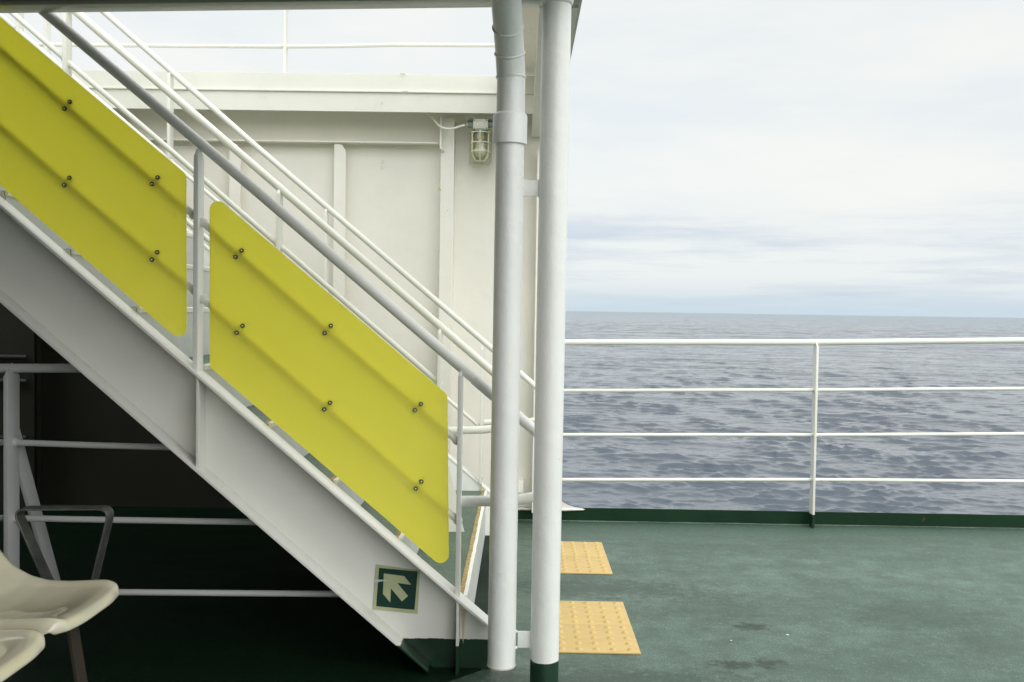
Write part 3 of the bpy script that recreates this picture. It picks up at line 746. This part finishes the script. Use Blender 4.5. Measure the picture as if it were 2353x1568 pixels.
# --- railing at left under the stairs
YG = 3.32
gr = thing('guard_railing', 'grey shaded guard railing under the staircase, behind the plastic seats', 'railing', (at(20, 1300, YG).x, YG, 0))
zf = 0.0
bm = BM(); tube(bm, [at(-500, 846, YG), at(10, 846.5, YG), at(300, 846.5, YG), at(430, 846.5, YG)], .0152, 20)
torus(bm, at(27, 846.5, YG), (1, 0, 0), .0156, .0022, 20, 6); build('handrail', bm, m_guard, gr, 60)
for (ya, yb_, xe) in ((1017, 1029, 400), (1191, 1201, 640), (1359, 1365.5, 830)):
    bm = BM(); tube(bm, [at(32, ya, YG), at(xe * .5, (ya + yb_) / 2, YG), at(xe + 40, yb_ + .5, YG)], .0105, 16); bracket_end(bm, at(34, ya, YG), .012)
    tube(bm, [at(-500, ya - 4, YG), at(12, ya, YG)], .0105, 16)
    build('mid_rail', bm, m_guard, gr, 60)
x0, x1 = at(8.5, 1000, YG - .035).x, at(20, 1000, YG - .035).x
stanchion(gr, x0, x1, YG - .038, YG + .038, .002, at(20, 850, YG).z + .002, m_guard)
bt = at(33, 985, YG + .03); bf = Vector((bt.x, 3.70, .002))
bm = BM(); ex = .014
hexa(bm, [(bf.x, bf.y - .04, bf.z), (bf.x + ex, bf.y - .04, bf.z), (bf.x + ex, bf.y + .03, bf.z), (bf.x, bf.y + .03, bf.z)],
     [(bt.x, bt.y - .035, bt.z - .06), (bt.x + ex, bt.y - .035, bt.z - .06), (bt.x + ex, bt.y + .01, bt.z), (bt.x, bt.y + .01, bt.z)], .002)
build('brace', bm, m_guard, gr, 40)

# ------------------------------------------------------------------ seats
seat_row = thing('bench_seating', 'row of ivory moulded plastic seats with a dark steel armrest', 'seat', (-1.15, 2.4, 0))
def shell(yc, half):
    bm = BM(); nu, nv = 46, 34
    prof = [(-1.040, .398), (-1.042, .412), (-1.052, .425), (-1.080, .432), (-1.13, .431), (-1.19, .428), (-1.25, .429), (-1.30, .441), (-1.352, .470), (-1.392, .518), (-1.425, .575), (-1.455, .65), (-1.478, .73), (-1.490, .79), (-1.50, .81), (-1.51, .805)]
    P = [Vector((x, 0, z)) for x, z in prof]
    # resample
    d = [0]
    for a_, c_ in zip(P, P[1:]): d.append(d[-1] + (c_ - a_).length)
    def pr(t):
        s = t * d[-1]
        for i in range(len(d) - 1):
            if s <= d[i + 1] + 1e-9:
                f = (s - d[i]) / (d[i + 1] - d[i]); return P[i].lerp(P[i + 1], f)
        return P[-1].copy()
    grid = []
    for i in range(nu + 1):
        row = []
        t = (i / nu) ** 1.15
        p_ = pr(t); q_ = pr(min(1, t + .01)) - pr(max(0, t - .01)); n_ = Vector((q_.z, 0, -q_.x)).normalized()
        if n_.z < 0: n_ = -n_
        for j in range(nv + 1):
            v = -1 + 2 * j / nv; av = abs(v)
            dish = -.020 * (1 - v * v) ** 1.5 * min(1, t * 6) * (1 if t < .75 else max(0, (1 - t) / .25))
            lip = -.030 * max(0, (av - .86) / .14) ** 2 * min(1, t / .075)
            raise_ = .006 * math.exp(-((av - .84) / .1) ** 2)
            hw = half * (1 - .10 * max(0, (.10 - t) / .10) ** 2)
            pull = -.036 * av ** 4 * max(0, 1 - t / .22) ** 1.2
            pp = p_ + n_ * (dish + raise_) + Vector((pull, 0, 0)) 
            pp = pp + Vector((0, 0, lip)) if t < .45 else pp + Vector((lip * min(1, (t - .45) / .3) * 1.0, 0, lip * max(0, 1 - (t - .45) / .3)))
            frontdrop = -.002 * max(0, 1 - t / .12) ** 2 * av ** 2
            row.append(bm.verts.new((pp.x, yc + v * hw, pp.z + frontdrop)))
        grid.append(row)
    for i in range(nu):
        for j in range(nv):
            bm.faces.new((grid[i][j], grid[i][j + 1], grid[i + 1][j + 1], grid[i + 1][j]))
    o = build('seat_shell', bm, m_seat, seat_row, 180)
    s = o.modifiers.new('thickness', 'SOLIDIFY'); s.thickness = .007; s.offset = -1
    s2 = o.modifiers.new('soft', 'SUBSURF'); s2.levels = 1; s2.render_levels = 1
    return o
shell(2.455, .196); shell(2.045, .196); shell(1.635, .196)
# armrest: flat bar loop
def barloop(pts, y0, wy, th, name, mat, parent):
    bm = BM(); n = len(pts); rings = []
    for i, p_ in enumerate(pts):
        if i == 0: t = (pts[1] - p_)
        elif i == n - 1: t = p_ - pts[-2]
        else: t = (pts[i + 1] - p_).normalized() + (p_ - pts[i - 1]).normalized()
        t.normalize(); nn = Vector((-t.z, 0, t.x)) * th / 2
        rings.append([bm.verts.new((q_.x, yy, q_.z)) for q_, yy in ((p_ + nn, y0), (p_ - nn, y0), (p_ - nn, y0 + wy), (p_ + nn, y0 + wy))])
    for a_, b2 in zip(rings, rings[1:]):
        for q_ in range(4): bm.faces.new((a_[q_], a_[(q_ + 1) % 4], b2[(q_ + 1) % 4], b2[q_]))
    bm.faces.new(rings[0]); bm.faces.new(rings[-1][::-1])
    bmesh.ops.bevel(bm, geom=[e for e in bm.edges if abs((e.verts[0].co - e.verts[1].co).normalized().y) < .1 and len(e.link_faces) == 2], offset=.0012, segments=1, affect='EDGES', clamp_overlap=True)
    return build(name, bm, mat, parent, 35)
YA0 = 2.665
ap = smoothpath([at(*q_, YA0) for q_ in ((132, 1400), (100, 1335), (27, 1172), (250, 1171), (208, 1345), (205, 1400))], .034, 9)
barloop(ap, YA0, .045, .0058, 'armrest', m_arm, seat_row)
bm = BM(); box(bm, -1.26, -1.20, 1.42, 2.74, .365, .395, .003); build('beam', bm, m_leg, seat_row)
for yy in (2.52, 1.6):
    tp = at(146, 1440, 2.52); bt_ = at(203, 1740, 2.52)
    bm = BM(); w2 = .0052
    hexa(bm, [(bt_.x - w2, yy, .001), (bt_.x + w2, yy, .001), (bt_.x + w2, yy + .05, .001), (bt_.x - w2, yy + .05, .001)],
         [(tp.x - w2, yy, .40), (tp.x + w2, yy, .40), (tp.x + w2, yy + .05, .40), (tp.x - w2, yy + .05, .40)], .0015)
    build('leg', bm, m_leg, seat_row)
    bm = BM(); hexa(bm, [(-1.42, yy, .001), (-1.40, yy, .001), (-1.40, yy + .05, .001), (-1.42, yy + .05, .001)],
         [(-1.25, yy, .40), (-1.23, yy, .40), (-1.23, yy + .05, .40), (-1.25, yy + .05, .40)], .0015)
    build('leg', bm, m_leg, seat_row)

# ------------------------------------------------------------------ deck, toe board, deck rail
bm = BM(); box(bm, -5.2, 9, -4.1, YA + .2 if False else YW + .004, -.12, 0)
deck = build('deck', bm, m_deck); tag(deck, kind='structure')
bm = BM(); box(bm, -5.2, -.05, YW + .005, YA + .012, -.12, 0); tag(build('alcove_deck', bm, m_deckshade), kind='structure')
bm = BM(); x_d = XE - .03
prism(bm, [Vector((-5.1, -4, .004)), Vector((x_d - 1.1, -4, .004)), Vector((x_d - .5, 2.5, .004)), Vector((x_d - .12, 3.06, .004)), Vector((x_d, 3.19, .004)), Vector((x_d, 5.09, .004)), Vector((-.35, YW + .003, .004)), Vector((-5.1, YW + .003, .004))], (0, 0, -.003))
tag(build('deck_shade_sheet', bm, m_deckshade), kind='structure')  # sheet added to paint in the shade on the covered deck
toe = thing('toe_board', 'low dark green toe board along the deck edge below the railing', 'toe board', (2, YW, 0))
bm = BM()
xs = [-.29 + i * .1 for i in range(94)]
top = [bm.verts.new((x, YW, zc + random.uniform(-.0008, .0008))) for x in xs]; bot = [bm.verts.new((x, YW, .0005)) for x in xs]
tp2 = [bm.verts.new((x, YW + .010, v.co.z)) for x, v in zip(xs, top)]; bt2 = [bm.verts.new((x, YW + .010, -.3)) for x in xs]
for i in range(len(xs) - 1):
    bm.faces.new((bot[i], bot[i + 1], top[i + 1], top[i])); bm.faces.new((top[i], top[i + 1], tp2[i + 1], tp2[i])); bm.faces.new((tp2[i], tp2[i + 1], bt2[i + 1], bt2[i]))
build('plate', bm, m_dgreen, toe, 30)
bm = BM(); tube(bm, [Vector((x, YW - .003, .002 + random.uniform(-.001, .001))) for x in xs], .005, 6); build('weld_bead', bm, m_tread, toe, 60)
YD = 5.455
dr = thing('deck_railing', 'cream painted railing of four bars at the open deck edge before the sea', 'railing', (at(1870, 1215, YD).x, YD, 0))
for pts_, r, nm in (([(1262, 787), (1298, 787), (1872, 787), (2353, 782.3), (3000, 776)], .0163, 'handrail'),
                    ([(1262, 898), (1299, 898), (1872, 896.6), (2353, 893.4), (3000, 889)], .0098, 'mid_rail'),
                    ([(1262, 999.4), (1297, 999.4), (1872, 999.8), (2353, 997.5), (3000, 994)], .0098, 'mid_rail'),
                    ([(1262, 1102.7), (1295, 1102.7), (1872, 1102.7), (2353, 1106.4), (3000, 1111)], .0098, 'mid_rail')):
    bm = BM(); tube(bm, [at(a_, b2, YD) for a_, b2 in pts_], r, 18)
    if nm == 'mid_rail': bracket_end(bm, at(1868, pts_[2][1], YD), r * .9)
    build(nm, bm, m_frail, dr, 60)
q = at(1876.5, 1000, YD - .035)
for xx in (q.x - .012, q.x + 2.0, q.x + 4.0):
    stanchion(dr, xx, xx + .013, YD - .035, YD + .030, .001, at(1875, 789, YD).z + .003, m_post)

# ------------------------------------------------------------------ tactile mats
def mat_tile(pnear, label):
    t = thing('tactile_mat', label, 'floor mat', (pnear.x - .15, pnear.y + .30, 0), 'tactile mats on the deck')
    for h in range(2):
        y0_ = pnear.y + h * .3005; bm = BM()
        x0_, x1_ = pnear.x - .30 + (0 if h == 0 else .0015), pnear.x + (0 if h == 0 else -.0008)
        box(bm, x0_, x1_, y0_, y0_ + .2992, .0005, .0055, .0012)
        for i in range(5):
            for j in range(5):
                cx = x0_ + .033 + i * .0585 + random.uniform(-.001, .001); cy = y0_ + .03 + j * .0598 + random.uniform(-.001, .001)
                bmesh.ops.create_cone(bm, cap_ends=True, segments=14, radius1=.0135, radius2=.0052, depth=.0072, matrix=Matrix.Translation((cx, cy, .0088)))
        build('tile', bm, m_tact, t, 40)
mat_tile(atz(1473, 1505), 'yellow dotted tactile mat nearer the camera, beside the column foot')
mat_tile(atz(1408, 1321), 'yellow dotted tactile mat nearer the sea railing')
for i, (a_, b2, s_) in enumerate(((1680, 1473, .004), (1809, 1460, .0055))):
    q = atz(a_, b2); bm = BM()
    prism(bm, [q + Vector((math.cos(t) * s_ * random.uniform(.6, 1.2), math.sin(t) * s_ * random.uniform(.6, 1.1), .001)) for t in (0, 1, 2.1, 3, 4.1, 5.2)], (0, 0, .0012))
    tag(build('paint_flake', bm, m_lip), ['white paint flake on the deck nearer the yellow mat', 'larger white paint flake farther right on the deck'][i], 'paint flake', 'paint flakes on the deck')

# ------------------------------------------------------------------ sea
ZS = -10.0
rng = np.random.default_rng(5); SLOPE, CHOP = .19, 1.2
radii = [32.0]
while radii[-1] < 2600: radii.append(radii[-1] * 1.0038)
radii = np.array(radii); az = np.radians(np.linspace(-30, 48, 1050))
RR, AZ = np.meshgrid(radii, az, indexing='ij')
X = RR * np.sin(AZ); Y = RR * np.cos(AZ) + YW
Z = np.zeros_like(X); DX = np.zeros_like(X); DY = np.zeros_like(X)
sp = np.maximum(RR * .0038, RR * (az[1] - az[0]))
env = np.zeros_like(X)                     # the wind waves come in groups
for l in (5.0, 7.0, 9.0, 12, 15, 21, 30):
    th = rng.uniform(0, 2 * math.pi); kk = 2 * math.pi / l
    env += np.sin(kk * (math.cos(th) * X + math.sin(th) * Y) + rng.uniform(0, 6.28))
env = np.clip(.82 + .30 * env / 1.3, .35, 1.6)
for cnt, l0, l1, slope, spread, chop, skew, use_env in ((60, 1.0, 3.6, SLOPE, .58, CHOP, .6, True), (46, .34, 1.0, .10, .75, .6, .0, False), (12, 9, 26, .035, .3, .5, .0, False)):
    lam = np.exp(rng.uniform(np.log(l0), np.log(l1), cnt)); ak = rng.uniform(.5, 1.4, cnt)
    ak *= slope / math.sqrt((ak ** 2).sum() / 2)
    for l, s0_ in zip(lam, ak):
        th = R(253) + rng.normal(0, spread)
        kx, ky = math.cos(th), math.sin(th); kk = 2 * math.pi / l
        a = s0_ / kk * np.clip((l / sp - 2.0) / 2.0, 0, 1)
        if use_env: a = a * env
        arg = kk * (kx * X + ky * Y) + rng.uniform(0, 6.283)
        if skew: arg = arg - skew * np.cos(arg)
        s_ = np.sin(arg)
        Z += a * np.cos(arg); DX -= chop * a * kx * s_; DY -= chop * a * ky * s_
V = np.stack([X + DX, Y + DY, Z + ZS], -1).reshape(-1, 3)
nr, na = X.shape
idx = np.arange(nr * na).reshape(nr, na)
Q = np.stack([idx[:-1, :-1], idx[:-1, 1:], idx[1:, 1:], idx[1:, :-1]], -1).reshape(-1, 4)[:, ::-1]
def npmesh(name, V, Q):
    me = bpy.data.meshes.new(name); me.vertices.add(len(V)); me.vertices.foreach_set('co', V.astype(np.float32).ravel())
    me.loops.add(Q.size); me.loops.foreach_set('vertex_index', Q.astype(np.int32).ravel())
    me.polygons.add(len(Q)); me.polygons.foreach_set('loop_start', np.arange(0, Q.size, 4, dtype=np.int32))
    me.polygons.foreach_set('use_smooth', np.ones(len(Q), dtype=bool))
    me.update(calc_edges=True); me.validate(); return me
me = npmesh('sea', V, Q)
k = NT('sea_water'); w = k.pos()
n1 = k.noise(k.mapping(w, (1, 1.6, 1), rot=(0, 0, R(18))), 2.2, 5, .62)
n2 = k.noise(k.mapping(w, (1, 1.5, 1), rot=(0, 0, R(18))), .32, 4, .6)
n3 = k.noise(k.mapping(w, (1, 1.5, 1), rot=(0, 0, R(18))), .05, 4, .6)
n4 = k.noise(k.mapping(w, (1, 1.5, 1), rot=(0, 0, R(18))), .011, 4, .6)
dist = k.n('ShaderNodeVectorMath'); dist.operation = 'LENGTH'; k.t.links.new(w, dist.inputs[0])
fd = k.mapr(dist.outputs['Value'], 90, 700, 0, 1)
near_h = k.math('ADD', k.math('MULTIPLY', n1, .05), k.math('MULTIPLY', n2, .10))
far_h = k.math('MULTIPLY', fd, k.math('ADD', k.math('MULTIPLY', n2, 2.2), k.math('ADD', k.math('MULTIPLY', n3, 9.0), k.math('MULTIPLY', n4, 20.0))))
h = k.math('ADD', near_h, far_h)
sh = k.n('ShaderNodeBsdfPrincipled', Base__Color=(.005, .023, .047, 1), Roughness=.03, IOR=1.6, Normal=k.bump(h, .55, 1.0))
m_sea = k.done(sh); me.materials.append(m_sea)
o = bpy.data.objects.new('sea', me); col.objects.link(o); tag(o, kind='structure')
bm = BM()
# flat sea beyond and around
ring = [2590.0, 6000, 15000, 40000]; ns = 120
rv = []
for r_ in ring: rv.append([bm.verts.new((r_ * math.sin(R(-30 + 78 * i / ns)), YW + r_ * math.cos(R(-30 + 78 * i / ns)), ZS - .4)) for i in range(ns + 1)])
for a_, b2 in zip(rv, rv[1:]):
    for i in range(ns): bm.faces.new((a_[i], a_[i + 1], b2[i + 1], b2[i]))
rest = []
for r_ in (32.0, 100, 400, 3000, 40000): rest.append([bm.verts.new((r_ * math.sin(R(48 + 282 * i / ns)), YW + r_ * math.cos(R(48 + 282 * i / ns)), ZS - .4)) for i in range(ns + 1)])
for a_, b2 in zip(rest, rest[1:]):
    for i in range(ns): bm.faces.new((a_[i], a_[i + 1], b2[i + 1], b2[i]))
bm.faces.new([bm.verts.new((33 * math.sin(2 * math.pi * i / 64), YW + 33 * math.cos(2 * math.pi * i / 64), ZS - .5)) for i in range(64)])
tag(build('open_sea', bm, m_sea), kind='structure')

# hull side below the deck so the ship has a body from other angles
bm = BM(); box(bm, -5.2, 9, -4.1, YW - .02, -9.9, -.13); tag(build('hull', bm, m_white), 'white ship hull below the deck edge', 'hull')

# ------------------------------------------------------------------ sky and sun
SUN_EL, SUN_AZ = 27.0, 148.0       # azimuth clockwise from +Y
wd = bpy.data.worlds.new('World'); sc.world = wd; wd.use_nodes = True
t = wd.node_tree; t.nodes.clear()
kk = NT.__new__(NT); kk.t = t; kk.m = None
out = kk.n('ShaderNodeOutputWorld')
sky = kk.n('ShaderNodeTexSky'); sky.sky_type = 'NISHITA'; sky.sun_disc = False
sky.sun_elevation = R(SUN_EL); sky.sun_rotation = R(SUN_AZ); sky.air_density = 1.0; sky.dust_density = 2.0
dirv = kk.n('ShaderNodeTexCoord').outputs['Generated']
zz = kk.n('ShaderNodeSeparateXYZ', Vector=dirv).outputs[2]
el = kk.math('MAXIMUM', zz, 0.0)
# layered cloud: streaky noise, compressed towards the horizon
n_hi = kk.noise(kk.mapping(dirv, (1.6, 1.6, 7), loc=(.3, .1, 0)), 2.0, 7, .58)
n_lo = kk.noise(kk.mapping(dirv, (1.7, 1.7, 17), loc=(1.7, .6, .2)), 1.6, 7, .60)
n_f = kk.noise(kk.mapping(dirv, (3, 3, 40), loc=(.5, 2, 0)), 2.4, 5, .6)
cl_a = kk.mix(kk.mapr(n_hi, .34, .64), (8.2, 8.65, 8.8), (9.2, 9.25, 8.9))
low = kk.mix(kk.mapr(kk.math('ADD', kk.math('MULTIPLY', n_lo, .75), kk.math('MULTIPLY', n_f, .25)), .42, .57), (6.1, 6.9, 7.9), (8.4, 8.8, 8.9))
lo_m = kk.mapr(kk.math('ADD', el, kk.math('MULTIPLY', kk.math('SUBTRACT', n_lo, .5), .10)), .055, .105, 1, 0, True)
cl = kk.mix(lo_m, cl_a, low)
hz = kk.mapr(el, .0, .040, .85, 0, True)
cl = kk.mix(hz, cl, (6.1, 7.35, 8.3))
# overcast sky grows brighter towards the zenith
sdv = kk.n('ShaderNodeVectorMath'); sdv.operation = 'DOT_PRODUCT'; kk.t.links.new(dirv, sdv.inputs[0])
sdv.inputs[1].default_value = (math.sin(R(SUN_AZ)) * math.cos(R(SUN_EL)), math.cos(R(SUN_AZ)) * math.cos(R(SUN_EL)), math.sin(R(SUN_EL)))
glow = kk.math('MULTIPLY', kk.math('POWER', kk.math('MAXIMUM', sdv.outputs['Value'], 0.0), 2.0), 1.25)
gain = kk.math('ADD', kk.mapr(el, .42, .95, 1.0, 2.3, True), glow)
gv = kk.n('ShaderNodeVectorMath'); gv.operation = 'SCALE'; kk.t.links.new(cl, gv.inputs[0]); kk.t.links.new(gain, gv.inputs['Scale'])
fin = kk.mix(.90, sky.outputs[0], gv.outputs[0])
bgn = kk.n('ShaderNodeBackground', Color=fin, Strength=.1)
t.links.new(bgn.outputs[0], out.inputs['Surface'])
sl_ = bpy.data.lights.new('sun', 'SUN'); sl_.energy = .75; sl_.angle = R(60); sl_.color = (1, .97, .92)
so = bpy.data.objects.new('sun', sl_); col.objects.link(so)
sd = Vector((math.sin(R(SUN_AZ)) * math.cos(R(SUN_EL)), math.cos(R(SUN_AZ)) * math.cos(R(SUN_EL)), math.sin(R(SUN_EL))))
so.rotation_euler = sd.to_track_quat('Z', 'Y').to_euler(); so.location = (6, 0, 8)

# ------------------------------------------------------------------ render settings
sc.view_settings.view_transform = 'Standard'; sc.view_settings.look = 'None'
sc.view_settings.exposure = 0.10; sc.view_settings.gamma = 1.0
sc.cycles.use_denoising = True
sc.cycles.max_bounces = 10; sc.cycles.diffuse_bounces = 6; sc.cycles.transparent_max_bounces = 12
sc.cycles.sample_clamp_indirect = 6
